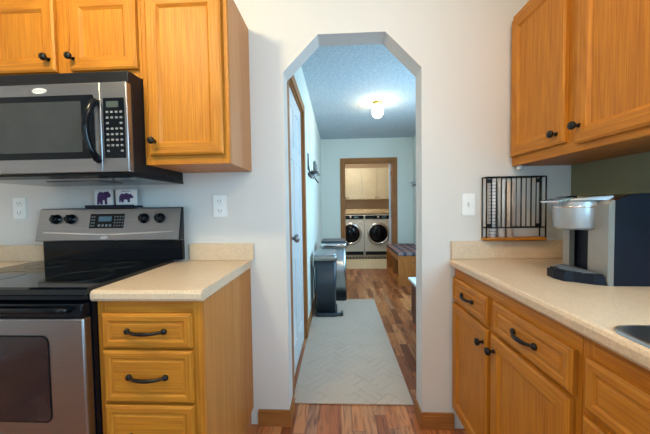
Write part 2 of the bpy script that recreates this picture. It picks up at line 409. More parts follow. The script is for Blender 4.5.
# baseboards
def bb(name, x0, x1, y0, y1, ax):
    b = MB().box(x0, x1, y0, y1, 0, .072)
    i = .004
    if ax == 'x': b.box(x0, x1, y0+i if y0 < 0 else y0, y1, .072, .086)
    else: b.box(x0+(i if x1 > 1 else 0), x1-(0 if x1 > 1 else i), y0, y1, .072, .086)
    return struct(name, b, TRIM[ax])
bb('baseboard_back_left', -.452, AL, -.014, 0, 'x')
bb('baseboard_back_right', AR, .60, -.014, 0, 'x')
bb('baseboard_arch_left', AL, AL+.012, -.014, WT, 'y')
bb('baseboard_arch_right', AR-.012, AR, -.014, WT, 'y')
bb('baseboard_hall_left', HL, HL+.012, 1.11, HY, 'y')
bb('baseboard_hall_right', HR-.012, HR, 1.48, 2.74, 'y')
bb('baseboard_hall_end', HL+.012, .04, HY-.012, HY, 'x')
# laundry doorway casing and jambs
t = struct('trim_1', MB().box(.043, LX0-.002, HY-.018, HY, 0, LZ+.07, .004).box(LX1, 1.09, HY-.018, HY, 0, LZ+.07, .004), TRIM['z'])
MB().box(LX0-.002, LX1, HY-.018, HY, LZ, LZ+.07, .004).box(LX0+.02, LX1-.02, HY-.002, HY+WT+.002, LZ-.02, LZ).build('casing_head', TRIM['x'], t)
MB().box(LX0, LX0+.02, HY-.002, HY+WT+.002, 0, LZ).box(LX1-.02, LX1, HY-.002, HY+WT+.002, 0, LZ).build('jamb', TRIM['z'], t)
# hall side door: white, six panels, stained casing
t = struct('trim_2', MB().box(HL, HL+.018, DY1, DY1+.07, 0, DZ+.07, .004).box(HL, HL+.018, DY0-.07, DY0, 0, DZ+.07, .004), TRIM['z'])
MB().box(HL, HL+.018, DY0, DY1, DZ, DZ+.07, .004).build('casing_head', TRIM['y'], t)
MB().box(HL-.1, HL+.001, DY1-.012, DY1, 0, DZ).box(HL-.1, HL+.001, DY0, DY0+.012, 0, DZ).box(HL-.1, HL+.001, DY0+.012, DY1-.012, DZ-.012, DZ).build('jamb', TRIM['z'], t)
def paneldoor(name, label, side_sign, x, y0, y1, z0, z1):
    b = MB(); xf = x
    ws = [.10, .10]; mid = .09; H = z1-z0
    rails = [(z0, z0+.20), (z0+.80, z0+.95), (z0+1.52, z0+1.62), (z1-.11, z1)]
    th = .035
    yc = (y0+y1)/2
    b.box(x-th+.006, x-.006, y0, y1, z0, z1)
    for q0, q1 in ((y0, y0+.10), (yc-.045, yc+.045), (y1-.10, y1)): b.box(x-.0065, x, q0, q1, z0, z1).box(x-th, x-th+.0065, q0, q1, z0, z1)
    for r0, r1 in rails:
        for q0, q1 in ((y0+.10, yc-.045), (yc+.045, y1-.10)):
            b.box(x-.0065, x, q0, q1, r0, r1).box(x-th, x-th+.0065, q0, q1, r0, r1)
    for (a, r0), (r1, c) in zip(rails, rails[1:]):
        for q0, q1 in ((y0+.10, yc-.045), (yc+.045, y1-.10)):
            for q in ((x-.0065, x-.001), (x-th+.001, x-th+.0065)):
                b.box(*q, q0+.025, q1-.025, r0+.025, r1-.025, .003)
    return b
d1 = struct('door_1', paneldoor('door_1', '', 1, HL-.012, DY0+.014, DY1-.014, .01, DZ-.014), DOORW, None, None)
MB().lathe([(0, 0), (.028, 0), (.028, .006), (.012, .010), (.011, .03), (.024, .036), (.029, .048), (.026, .060), (.014, .066), (0, .067)], (HL-.012, DY0+.075, .99), 'x').build('door_knob', STEEL, d1)
# laundry door standing open, hinged on the right jamb
b = paneldoor('door_2', '', 1, 0, 0, .80, .012, 1.985); b.rot(math.radians(-9.5), (0, 0, 0)); bmesh.ops.translate(b.b, verts=b.b.verts[:], vec=(LX1-.022, HY+WT+.006, 0))
d2 = struct('door_2', b, DOORW)
h = MB()
for z in (.3, 1.1, 1.75): h.lathe([(.006, 0), (.006, .09)], (LX1-.026, HY+WT-.004, z), 'z', 10)
h.build('hinge', STEEL, d2)

# ------------------------------------------------------------------ cabinets
DOOR_ST = [(0, 0), (0, .014), (.008, .019), (.048, .019), (.052, .016), (.060, .0095)]
def knob(parent, c, dirn):
    ax = Vector(dirn)
    MB().lathe([(0, 0), (.009, 0), (.006, .004), (.0055, .014), (.013, .018), (.0155, .024), (.0135, .030), (.006, .033), (0, .0335)], c, ax, 16).build('knob', IRON, parent)
def pull(parent, c, along, dirn, ln=.105):
    """arched cup-ended pull centred at c"""
    a = Vector(along); d = Vector(dirn); c = Vector(c); b = MB(); z = Vector((0, 0, 1))
    pts = []; rr = []
    for k in range(13):
        t = k/12*2-1
        pts.append(c+a*(ln/2*t)+d*(.004+.018*(1-abs(t)**2.6))-z*(.002*(1-t*t)))
        rr.append(.0045+.0030*(1-abs(t)))
    b.tube(pts, rr, 10)
    for s in (-1, 1):
        e = c+a*(ln/2*s)
        b.lathe([(0, 0), (.010, 0), (.011, .004), (.008, .010), (0, .012)], e, d, 14)
    b.build('handle', IRON, parent)
def cdoor(parent, side, u0, u1, v0, v1, base, kn=None, h='x'):
    o = MB().rings(side, u0, u1, v0, v1, base, DOOR_ST).build('door', [OAK['z'], OAK[h]], parent)
    if kn:
        ku, kv = kn
        c = (ku, base-.019, kv) if side == '-y' else (base-.019, ku, kv)
        knob(o, c, (0, -1, 0) if side == '-y' else (-1, 0, 0))
    return o
def drawer(parent, side, u0, u1, v0, v1, base, h='x', handle=True, ln=.105, name='drawer'):
    st = [(0, 0), (0, .013), (.009, .019), (.024, .019), (.030, .0145), (.036, .0145), (.040, .017)]
    o = MB().rings(side, u0, u1, v0, v1, base, st, 1, 0, 0).build(name, [OAK[h], OAK['z']], parent)
    if handle:
        u, v = (u0+u1)/2, (v0+v1)/2
        if side == '-y': pull(o, (u, base-.0165, v), (1, 0, 0), (0, -1, 0), ln)
        else: pull(o, (base-.0165, u, v), (0, 1, 0), (-1, 0, 0), ln)
    return o

# left base cabinet with drawers
bx0, bx1 = -.866, -.482
t = thing('drawer_cabinet', 'honey oak base cabinet with three drawers beside the stove', 'cabinet', ((bx0+bx1)/2, -.3, 0))
MB().box(bx0, bx1-.001, -.522, -.004, .10, .872).box(bx0+.01, bx1-.01, -.47, -.004, 0, .10).build('body', VENEER, t)
MB().box(bx0, bx0+.03, -.545, -.522, .10, .874).box(bx1-.034, bx1-.001, -.545, -.522, .10, .874).box(bx0+.03, bx1-.034, -.545, -.522, .10, .27, mi=1).box(bx0+.03, bx1-.034, -.545, -.522, .82, .874, mi=1).box(bx0+.03, bx1-.034, -.545, -.522, .69, .715, mi=1).box(bx0+.03, bx1-.034, -.545, -.522, .49, .52, mi=1).build('face_frame', [OAK['z'], OAK['x']], t)
for z0, z1 in ((.706, .829), (.510, .697), (.28, .499)):
    drawer(t, '-y', -.842, -.516, z0, z1, -.546, ln=.132)
MB().box(bx1-.001, bx1+.004, -.545, -.004, .10, .872).build('side_panel', SIDEOAK, t)

def worktop(name, label, x0, x1, y0, y1, splash, front='y'):
    t = thing(name, label, 'worktop', ((x0+x1)/2, (y0+y1)/2, .876))
    b = MB()
    if front == 'y':
        prof = [(y1, .876), (y1, .914), (y0+.014, .914), (y0+.005, .911), (y0, .903), (y0, .885), (y0+.006, .876)]
        b.prism(prof, 'x', x0, x1)
    else:
        prof = [(x1, .876), (x1, .914), (x0+.014, .914), (x0+.005, .911), (x0, .903), (x0, .885), (x0+.006, .876)]
        b.prism(prof, 'y', y0, y1)
    b.build('slab', LAM, t)
    for s in splash: MB().box(*s, .914, 1.006, .003).build('backsplash', LAM, t)
    return t
worktop('worktop', 'short beige speckled laminate worktop over the three-drawer cabinet', bx0-.001, -.471, -.574, -.001, [(-.805, -.456, -.020, -.001)])
# left of the stove
t = thing('base_cabinet', 'oak base cabinet at the photo left, mostly hidden by the stove', 'cabinet', (-1.9, -.3, 0))
MB().box(-2.3, -1.61, -.522, -.004, .10, .872).box(-2.29, -1.62, -.47, -.004, 0, .10).build('body', VENEER, t)
for a, c, kx in ((-1.95, -1.62, -1.915), (-2.29, -1.96, -1.995)):
    cdoor(t, '-y', a, c, .13, .69, -.523, (kx, .64)); drawer(t, '-y', a, c, .71, .829, -.523)
worktop('worktop', 'beige laminate worktop at the photo left, past the far side of the stove', -2.3, -1.607, -.574, -.001, [(-2.3, -1.607, -.020, -.001)])

# upper left cabinets
t = thing('wall_cabinet', 'single-door honey oak wall cabinet right of the microwave', 'cabinet', (-.645, -.15, 1.387))
MB().box(-.831, -.459, -.286, -.002, 1.387, 2.13).build('body', VENEER, t)
MB().box(-.831, -.79, -.305, -.286, 1.387, 2.13).box(-.50, -.459, -.305, -.286, 1.387, 2.13).box(-.79, -.50, -.305, -.286, 1.387, 1.435, mi=1).box(-.79, -.50, -.305, -.286, 2.09, 2.13, mi=1).build('face_frame', [OAK['z'], OAK['x']], t)
cdoor(t, '-y', -.805, -.481, 1.425, 2.10, -.306, (-.778, 1.482))
t = thing('wall_cabinet', 'two-door honey oak wall cabinet above the microwave', 'cabinet', (-1.21, -.15, 1.757))
MB().box(-1.586, -.833, -.286, -.002, 1.757, 2.13).build('body', VENEER, t)
MB().box(-1.586, -1.55, -.305, -.286, 1.757, 2.13).box(-1.205, -1.14, -.305, -.286, 1.795, 2.10).box(-.86, -.833, -.305, -.286, 1.757, 2.13).box(-1.55, -.86, -.305, -.286, 1.757, 1.795, mi=1).box(-1.55, -.86, -.305, -.286, 2.10, 2.13, mi=1).build('face_frame', [OAK['z'], OAK['x']], t)
cdoor(t, '-y', -1.140, -.845, 1.793, 2.105, -.306, (-1.122, 1.842))
cdoor(t, '-y', -1.560, -1.205, 1.793, 2.105, -.306, (-1.232, 1.842))

# right wall cabinets (over the coffee maker)
t = thing('wall_cabinet', 'oak wall cabinet on the green wall over the coffee maker', 'cabinet', (1.03, -.5, 1.387))
MB().box(.909, XR-.002, -1.10, -.004, 1.40, 2.13).build('body', VENEER, t)
MB().box(.890, .909, -.035, -.004, 1.387, 2.13).box(.890, .909, -.43, -.345, 1.43, 2.09).box(.890, .909, -1.10, -1.07, 1.387, 2.13).box(.890, .909, -1.07, -.035, 1.387, 1.43, mi=1).box(.890, .909, -1.07, -.035, 2.09, 2.13, mi=1).build('face_frame', [OAK['z'], OAK['y']], t)
cdoor(t, '-x', -.363, -.018, 1.430, 2.10, .889, (-.327, 1.470), 'y')
cdoor(t, '-x', -.86, -.413, 1.412, 2.10, .889, (-.434, 1.475), 'y')
MB().box(.909, XR-.002, -1.10, -.004, 1.387, 1.40).build('bottom_panel', TRIM['x'], t)

# right base cabinets
fx = .606
t = thing('base_cabinet', 'oak base cabinet with two drawers and two doors right of the archway', 'cabinet', (.88, -.4, 0))
MB().box(fx+.02, XR-.003, -.79, -.003, .10, .872).box(fx+.08, XR-.003, -.79, -.003, 0, .10).build('body', VENEER, t)
MB().box(fx, fx+.02, -.03, -.003, .10, .874).box(fx, fx+.02, -.405, -.357, .13, .812).box(fx, fx+.02, -.79, -.765, .13, .812).box(fx, fx+.02, -.79, -.03, .812, .874, mi=1).box(fx, fx+.02, -.79, -.03, .10, .13, mi=1).box(fx, fx+.02, -.357, -.03, .686, .704, mi=1).box(fx, fx+.02, -.765, -.405, .686, .704, mi=1).build('face_frame', [OAK['z'], OAK['y']], t)
drawer(t, '-x', -.358, -.014, .704, .822, fx-.001, 'y')
drawer(t, '-x', -.778, -.402, .704, .822, fx-.001, 'y')
cdoor(t, '-x', -.361, -.014, .125, .690, fx-.001, (-.334, .630), 'y')
cdoor(t, '-x', -.772, -.388, .125, .690, fx-.001, (-.418, .633), 'y')
t = thing('sink_cabinet', 'oak sink base cabinet at the photo right edge, below the steel sink', 'cabinet', (.88, -1.2, 0))
MB().box(fx+.02, XR-.003, -1.70, -.792, .10, .700).box(fx+.02, fx+.035, -1.70, -.792, .70, .872).box(fx+.08, XR-.003, -1.70, -.792, 0, .10).build('body', VENEER, t)
MB().box(fx, fx+.02, -.822, -.792, .10, .874).box(fx, fx+.02, -1.70, -1.67, .10, .874).box(fx, fx+.02, -1.67, -.822, .815, .874, mi=1).box(fx, fx+.02, -1.67, -.822, .10, .13, mi=1).box(fx, fx+.02, -1.67, -.822, .672, .70, mi=1).build('face_frame', [OAK['z'], OAK['y']], t)
drawer(t, '-x', -1.66, -.815, .696, .824, fx-.001, 'y', False, name='false_front')
cdoor(t, '-x', -1.23, -.812, .125, .678, fx-.001, (-1.20, .63), 'y')
cdoor(t, '-x', -1.665, -1.24, .125, .678, fx-.001, (-1.27, .63), 'y')

# right worktop, with a cut-out for the sink
SX0, SX1, SY0, SY1 = .622, 1.07, -1.55, -.884
t = thing('worktop', 'long beige speckled laminate worktop with coffee maker and sink along the right wall', 'worktop', (.88, -.9, .876))
x0 = .578
prof = [(SX0-.001, .876), (SX0-.001, .914), (x0+.014, .914), (x0+.005, .911), (x0, .903), (x0, .884), (x0+.006, .876)]
MB().prism(prof, 'y', -1.75, -.001).box(SX0-.001, XR-.001, SY1, -.001, .876, .914).box(SX0-.001, XR-.001, -1.75, SY0, .876, .914).box(SX1, XR-.001, SY0, SY1, .876, .914).build('slab', LAM, t)
MB().box(x0+.005, XR-.021, -.020, -.001, .914, 1.006, .003).build('backsplash', LAM, t)
MB().box(XR-.020, XR-.001, -1.75, -.001, .914, 1.006, .003).build('backsplash', LAM, t)
# sink
t = thing('kitchen_sink', 'stainless steel drop-in sink in the worktop at the right edge', 'sink', ((SX0+SX1)/2, (SY0+SY1)/2, .72))
b = MB(); e = .035
prev = None
for ins, z, r in ((-.030, .9145, .05), (-.030, .918, .05), (-.022, .920, .05), (.012, .920, .045), (.020, .914, .05), (.028, .75, .06), (.06, .735, .06)):
    pts = rrect(SX0+ins, SX1-ins, SY0+ins, SY1-ins, r)
    Rr = [b.b.verts.new((p[0], p[1], z)) for p in pts]
    if prev:
        for k in range(len(Rr)):
            j = (k+1) % len(Rr); f = b.b.faces.new((prev[k], prev[j], Rr[j], Rr[k])); f.smooth = True
    prev = Rr
b.b.faces.new(prev)
b.build('basin', STEEL_V, t)
MB().lathe([(0, .003), (.025, .003), (.040, .002), (.042, 0)], ((SX0+SX1)/2, (SY0+SY1)/2, .7352), 'z').build('drain', CHROME, t)

# ------------------------------------------------------------------ stove
rx0, rx1 = -1.605, -.869
t = thing('kitchen_range', 'stainless and black electric range with glass cooktop', 'stove', ((rx0+rx1)/2, -.33, 0))
MB().box(rx0, rx1, -.565, -.02, .04, .905).box(rx0+.03, rx1-.03, -.53, -.05, 0, .04).build('body', BLACK, t)
ct = MB().prism([(-.060, .905), (-.060, .927), (-.574, .927), (-.586, .922), (-.592, .905)], 'x', rx0, rx1+.001).build('cooktop', GLASSTOP, t)
for i, (cx_, cy_, r) in enumerate(((-1.42, -.42, .10), (-1.05, -.42, .115), (-1.42, -.19, .085), (-1.05, -.19, .08))):
    MB().lathe([(r, 0), (r, .0006), (r-.002, .0006), (r-.002, 0)], (cx_, cy_, .927), 'z', 40, caps=False).build('burner_ring', BURN, ct)
# control console
cx0, cx1 = -1.575, -.812
co = MB().prism([(-.058, 1.034), (-.054, 1.200), (-.062, 1.205), (-.074, 1.198), (-.108, 1.040), (-.104, 1.034)], 'x', cx0, cx1).build('console', STEEL, t)
for q0, q1 in ((cx1, cx1+.004), (cx0-.004, cx0)):
    MB().prism([(-.060, 1.036), (-.056, 1.200), (-.062, 1.2045), (-.070, 1.198), (-.104, 1.036)], 'x', q0, q1).build('end_cap', BLACK, t)
MB().box(cx0+.001, cx1-.003, -.068, -.045, .928, 1.034).box(cx0+.05, cx1-.04, -.052, -.021, .928, 1.195).build('back_riser', BLACK, t)
def cface(z): return -.074-.034*(1.198-z)/.158     # the console's sloping face
tilt = math.atan(.034/.158); nrm = Vector((0, -math.cos(tilt), math.sin(tilt)))
MB().prism([(-1.535, 1.084), (-1.19, 1.070), (-.842, 1.084), (-.842, 1.078), (-1.19, 1.062), (-1.535, 1.078)], 'y', cface(1.075)-.002, cface(1.075)+.01).build('trim_ridge', CHROME, co)
for kx in (-1.476, -1.396, -1.003, -.918):
    kz = 1.148; k = MB().lathe([(0, 0), (.026, 0), (.026, .003), (.0215, .004), (.020, .020), (.018, .023), (0, .023)], (kx, cface(kz), kz), nrm, 24).build('control_knob', BLACK, co)
    b = MB().box(kx-.004, kx+.004, cface(kz)-.028, cface(kz)-.020, kz-.020, kz+.024, .001); b.build('grip', BLACKM, k)
pts = rrect(-1.288, -1.108, -.0, .066, .006)
def onface(mb, u0, u1, z0, z1, h, mi=0):
    ys = [cface(z0), cface(z1)]
    mb.prism([(ys[0]-h, z0), (ys[1]-h, z1), (ys[1]+.002, z1), (ys[0]+.002, z0)], 'x', u0, u1, mi)
b = MB(); onface(b, -1.292, -1.108, 1.100, 1.174, .002)
dp = b.build('control_panel', BLACK, co)
b = MB(); onface(b, -1.245, -1.175, 1.135, 1.160, .003); b.build('display', DISP, dp)
b = MB()
for ux in (-1.284, -1.272, -1.160, -1.146, -1.132, -1.118):
    for z in (1.110, 1.125, 1.140, 1.155): onface(b, ux, ux+.007, z, z+.006, .003)
for ux in (-1.245, -1.225, -1.205, -1.185): onface(b, ux, ux+.012, 1.108, 1.120, .003)
b.build('button_set', BTN, dp)
def text(txt, name, mt, parent, loc, size, ex=.0004, facing='-y', tl=0):
    cu = bpy.data.curves.new(name, 'FONT'); cu.body = txt; cu.size = size; cu.extrude = ex; cu.align_x = 'CENTER'; cu.align_y = 'CENTER'
    o = bpy.data.objects.new(name+'_curve', cu); COL.objects.link(o)
    dg = bpy.context.evaluated_depsgraph_get(); me = bpy.data.meshes.new_from_object(o.evaluated_get(dg)); bpy.data.objects.remove(o)
    me.materials.clear(); me.materials.append(mt)
    M = Matrix.Translation(Vector(loc)-OFF[parent.name]) @ Matrix.Rotation(math.pi/2+tl, 4, 'X'); me.transform(M)
    q = bpy.data.objects.new(name, me); COL.objects.link(q); q.parent = parent; OFF[q.name] = OFF[parent.name]; return q
z = 1.052
bd = MB().prism([(-1.205+.020*math.cos(k*math.pi/14), z+.0065*math.sin(k*math.pi/14)) for k in range(28)], 'y', cface(z)-.0025, cface(z)+.003)
bd = bd.build('badge', BADGE, co)
text('Whirlpool', 'lettering', RED, bd, (-1.205, cface(z)-.0027, z), .0085, .0002)
# oven door
od = MB().box(rx0+.004, rx1-.002, -.600, -.566, .20, .826, .006).build('oven_door', STEEL, t)
MB().box(rx0+.002, rx1-.001, -.590, -.566, .884, .904, .004).build('front_rail', BLACK, t)
MB().box(rx0+.004, rx1-.002, -.602, -.567, .8265, .876, .006).build('door_top_band', BLACK, od)
MB().prism(rrect(-1.462, -1.001, .466, .762, .020), 'y', -.6025, -.595).build('oven_window', OVENGLASS, od)
MB().prism(rrect(-1.467, -.996, .461, .767, .024), 'y', -.6015, -.594).build('window_rim', BLACK, od)
hd = MB(); pts = [(rx0+.045, -.60, .858), (rx0+.05, -.618, .860)]
for k in range(9): pts.append((rx0+.065+(rx1-rx0-.13)*k/8, -.625-.004*math.sin(math.pi*k/8), .861))
pts += [(rx1-.05, -.618, .860), (rx1-.045, -.60, .858)]
hd.tube(pts, .010, 12); hd.build('oven_handle', BLACK, od)
MB().box(rx0+.004, rx1-.002, -.596, -.566, .05, .192, .005).build('storage_drawer', STEEL, t)

# ------------------------------------------------------------------ microwave
mx0, mx1 = -1.586, -.834
t = thing('microwave_oven', 'stainless over-the-range microwave under the oak cabinets', 'microwave', ((mx0+mx1)/2, -.2, 1.335))
MB().box(mx0, mx1-.001, -.375, -.003, 1.345, 1.753, .002).build('body', BLACKM, t)
MB().box(mx0, mx1, -.392, -.375, 1.706, 1.750, .003).build('vent_grille', BLACKM, t)
MB().prism([(-.003, 1.327), (-.003, 1.344), (-.392, 1.344), (-.392, 1.336), (-.36, 1.327)], 'x', mx0, mx1).build('base_tray', BLACK, t)
MB().box(-1.34, -1.08, -.26, -.12, 1.322, 1.3265, .001).build('grease_filter', STEEL, t)
dr = MB().box(mx0, -.944, -.403, -.376, 1.346, 1.704, .004).build('door', STEEL, t)
MB().prism(rrect(-1.50, -.972, 1.402, 1.655, .006), 'y', -.4055, -.402).build('window_frame', BLACK, dr)
MB().prism(rrect(-1.47, -1.022, 1.428, 1.630, .004), 'y', -.4075, -.405).build('window', MWGLASS, dr)
b = MB(); pts = [(-.958, -.403, 1.630)]
for k in range(11):
    a = k/10; pts.append((-.958-.014*math.sin(math.pi*a), -.412-.034*math.sin(math.pi*a)**.7, 1.626-.23*a))
pts.append((-.958, -.403, 1.392)); b.tube(pts, [.012]+[.0135]*11+[.012], 12); b.build('handle', BLACK, dr)
bd = MB().prism([(-1.196+.030*math.cos(k*math.pi/14), 1.676+.011*math.sin(k*math.pi/14)) for k in range(28)], 'y', -.4052, -.4025).build('badge', BADGE, dr)
text('Whirlpool', 'lettering', RED, bd, (-1.196, -.4053, 1.676), .0125, .0003)
cp = MB().box(-.942, mx1, -.403, -.376, 1.346, 1.704, .004).build('control_side', STEEL, t)
kp = MB().prism(rrect(-.931, -.846, 1.402, 1.640, .004), 'y', -.4055, -.402).build('keypad', BLACK, cp)
MB().box(-.918, -.868, -.4065, -.405, 1.602, 1.626).build('display', LCD, kp)
b = MB()
for r_ in range(8):
    for c_ in range(4):
        ux = -.921+.019*c_; z = 1.584-.022*r_
        if r_ in (2, 7) and c_ in (1, 2): continue
        b.prism(rrect(ux, ux+.011, z-.004, z+.004, .002, 2), 'y', -.4066, -.405)
b.build('button_set', BTN, kp)

# little ledge on the range console, with two cards
lg = tag(MB().box(-1.325, -1.062, -.075, -.006, 1.2065, 1.216, .001).box(-1.325, -1.062, -.078, -.074, 1.203, 1.220).build('display_ledge', NAVY, None, (-1.19, -.04, 1.2065)),
    'narrow dark ledge on top of the range console', 'shelf')
BEAR = [(-.42, -.40), (-.40, .05), (-.36, .28), (-.20, .42), (0, .36), (.14, .42), (.26, .40), (.34, .46), (.38, .38), (.50, .22), (.48, .06), (.30, .04), (.24, -.06), (.26, -.40), (.10, -.40), (.08, -.14), (-.04, -.12), (-.06, -.40), (-.20, -.40), (-.24, -.20), (-.28, -.40)]
BEAR2 = [(-.46, -.26), (-.44, .10), (-.30, .28), (-.10, .26), (.05, .32), (.20, .24), (.34, .24), (.38, .18), (.50, .06), (.46, -.02), (.30, -.02), (.24, -.10), (.26, -.28), (.12, -.28), (.08, -.12), (-.14, -.10), (-.16, -.28), (-.30, -.28), (-.34, -.12), (-.38, -.28)]
def card(x, w_, shape, label, script):
    t = thing('picture_card', label, 'card', (x, -.055, 1.217))
    h_ = .084
    MB().box(x-w_/2, x+w_/2, -.060, -.050, 1.2165, 1.2165+h_, .0008).build('panel', CARD, t)
    s = .082; cz = 1.2165+h_*.47
    MB().prism([(x+p[0]*s, cz+p[1]*s) for p in shape], 'y', -.0612, -.0598).build('bear_print', PURPLE, t)
    if script:
        pts = [(x-.025+.05*k/24, -.0605, 1.2165+h_*.88+.003*math.sin(k*1.9)) for k in range(25)]
        MB().tube(pts, .0009, 5).build('handwriting', INK, t)
card(-1.238, .098, BEAR, 'left white card with a purple bear standing square', False)
card(-1.114, .112, BEAR2, 'right white card with a walking purple bear under handwriting', True)

# outlets and switch
def outlet(x, z, label):
    t = thing('wall_outlet', label, 'outlet', (x, 0, z), 'white outlets behind the stove')
    MB().prism(rrect(x-.036, x+.036, z-.058, z+.058, .006), 'y', -.006, 0).build('cover_plate', PLASTIC, t)
    for s in (-1, 1):
        r = MB().prism(rrect(x-.017, x+.017, z+s*.026-.018, z+s*.026+.018, .010), 'y', -.0085, -.0055).build('receptacle', PLASTIC, t)
        MB().box(x-.009, x-.0065, -.0088, -.008, z+s*.026-.004, z+s*.026+.008).box(x+.0065, x+.009, -.0088, -.008, z+s*.026-.004, z+s*.026+.008).box(x-.002, x+.002, -.0088, -.008, z+s*.026-.012, z+s*.026-.008).build('slot', SLOT, r)
outlet(-.636, 1.206, 'white wall outlet over the short worktop right of the stove')
outlet(-1.772, 1.210, 'white wall outlet left of the stove console')
t = thing('light_switch', 'white toggle light switch on the wall right of the archway', 'switch', (.672, 0, 1.195))
MB().prism(rrect(.640, .705, 1.138, 1.252, .006), 'y', -.006, 0).build('cover_plate', PLASTIC, t)
MB().box(.666, .678, -.007, -.005, 1.183, 1.207).build('toggle_slot', APPL, t)
b = MB().box(.668, .676, -.018, -.006, 1.196, 1.206, .002); b.build('toggle', PLASTIC, t)

# ------------------------------------------------------------------ wrap rack
t = thing('wrap_rack', 'black wire wall rack with oak shelf above the right worktop', 'rack', (.85, -.06, 1.012))
MB().box(.738, 1.034, -.052, -.001, 1.012, 1.026, .002).build('shelf', OAK['x'], t)
b = MB(); W0, W1, Z0, Z1, yf, yb = .742, 1.030, 1.077, 1.330, -.047, -.004
for z in (Z0, Z1):
    b.tube([(W0, yf, z), (W1, yf, z)], .0032, 8).tube([(W0, yb, z), (W1, yb, z)], .003, 8)
    for x in (W0, W1): b.tube([(x, yf, z), (x, yb, z)], .003, 8)
for x in (W0, W1):
    b.tube([(x, yf, 1.026), (x, yf, Z1)], .0035, 8).tube([(x, yb, 1.027), (x, yb, Z1)], .003, 8)
b.build('frame', IRON, t)
for k in range(1, 12):
    x = W0+(W1-W0)*k/12
    MB().tube([(x, yf, Z0), (x, yf, Z1)], .0032 if k % 2 else .0024, 8).build('wire_bar', IRON, t)
for x in (W0+.012, W1-.035):
    for z in (Z0+.01, Z1-.02): MB().box(x-.010, x+.010, yf-.006, yf+.003, z-.010, z+.010, .002).build('corner_clip', BLACKM, t)
for i, (x, r, mt_, lb, h_) in enumerate(((.783, .0170, WRAP, 'blue printed wrap roll, leftmost in the wire rack', .285), (.826, .0165, PAPER, 'white roll in the wire rack beside the printed one', .29), (.867, .016, WRAPR, 'cream roll at the middle of the wire rack', .28))):
    t = thing('wrap_roll', lb, 'roll', (x, -.026, 1.0265), 'rolls standing in the wire rack')
    MB().lathe([(r-.008, 0), (r, 0), (r, h_), (r-.008, h_)], (x, -.026, 1.0265), 'z', 20).build('roll', mt_, t)
    MB().lathe([(r-.011, .0), (r-.0085, .0), (r-.0085, h_+.004), (r-.011, h_+.004)], (x, -.026, 1.0265), 'z', 16).build('core', WRAPR, t)

t = thing('puck_light', 'small white fitting under the front corner of the right wall cabinet', 'light fitting', (.915, -.03, 1.37))
MB().lathe([(0, -.020), (.010, -.020), (.013, -.016), (.013, 0), (0, 0)], (.915, -.022, 1.3868), 'z', 16).build('housing', PLASTIC, t)
MB().lathe([(0, -.0225), (.007, -.0225), (.008, -.0195), (0, -.0195)], (.915, -.022, 1.3868), 'z', 12).build('lens', SILVER_L, t)

# ------------------------------------------------------------------ coffee maker (front looks towards -x)
KX, KY, KR = .973, -.424, math.radians(-2)
t = thing('coffee_maker', 'silver and navy single-serve coffee maker on the right worktop', 'coffee maker', (KX, KY, .914))
def kb(mb, name, mt, parent=t):     # local frame: x forward = -x of the world
    mb.rot(KR, (0, 0, 0)); bmesh.ops.translate(mb.b, verts=mb.b.verts[:], vec=(KX, KY, .9145)); return mb.build(name, mt, parent)
HW = .093
side = [(-.055, 0), (.155, 0), (.168, .02), (.168, .25), (.16, .276), (.14, .290), (.10, .303), (.05, .310), (.0, .306), (-.03, .295), (-.055, .277)]
side_thin = [(x, z) for x, z in side]
b = MB().prism(side_thin, 'y', -HW-.012, -HW+.006); kb(b, 'side_panel', NAVY)
b = MB().prism(side_thin, 'y', HW-.006, HW+.012); kb(b, 'side_panel', NAVY)
b = MB().prism([(.02, .0), (.155, 0), (.165, .02), (.165, .255), (.148, .278), (.10, .296), (.03, .300), (.02, .298)], 'y', -HW+.006, HW-.006); kb(b, 'body', NAVY)
# silver uprights left and right of the brew bay
for s in (-1, 1):
    y0, y1 = (-HW-.013, -HW+.068) if s < 0 else (HW-.030, HW+.003)
    b = MB().prism([(-.068, 0), (-.053, 0), (-.053, .289), (-.062, .287), (-.072, .272), (-.072, .02)], 'y', y0, y1); kb(b, 'front_upright', SILVER)
b = MB().prism([(-.053, .02), (.02, .02), (.02, .19), (-.045, .19)], 'y', -HW+.068, -HW+.072).box(-.045, -.040, -HW+.072, HW-.030, .02, .19); kb(b, 'brew_bay', NAVY)
# brew head and lid
b = MB().lathe([(0, .184), (.060, .184), (.067, .188), (.070, .195), (.0735, .284), (.072, .289), (0, .289)], (-.083, .016, 0), 'z', 32, sx=1.0, sy_=1.0); hd = kb(b, 'brew_head', SILVER_L)
b = MB().lathe([(.0725, .263), (.0748, .265), (.0748, .268), (.0725, .270)], (-.083, .016, 0), 'z', 32, caps=False); kb(b, 'trim_band', CHROME, hd)
b = MB(); cxl, cyl, rl = -.083, .014, .077
plan = [(cxl+rl*math.cos(math.radians(a)), cyl+rl*math.sin(math.radians(a))) for a in range(90, 271, 15)]+[(-.03, -HW+.020), (-.03, HW-.015)]
lo = [b.b.verts.new((p[0], p[1], .2895)) for p in plan]
hi = [b.b.verts.new((p[0]*.985, p[1]*.97, min(.304, .293+max(0, (p[0]+.165))*.09))) for p in plan]
b.b.faces.new(lo); b.b.faces.new(hi)
for k in range(len(plan)): b.b.faces.new((lo[k], lo[(k+1) % len(plan)], hi[(k+1) % len(plan)], hi[k]))
ld = kb(b, 'lid', SILVER_L)
b = MB().prism([(-.180, .284), (-.182, .290), (-.150, .299), (-.13, .301), (-.13, .294), (-.155, .288)], 'y', -.035, .062); kb(b, 'lid_handle', CHROME, ld)
b = MB().prism([(-.125, .296), (-.085, .300), (-.085, .3085), (-.11, .3075), (-.135, .300)], 'y', .010, .060); kb(b, 'button_panel', BLACK, ld)
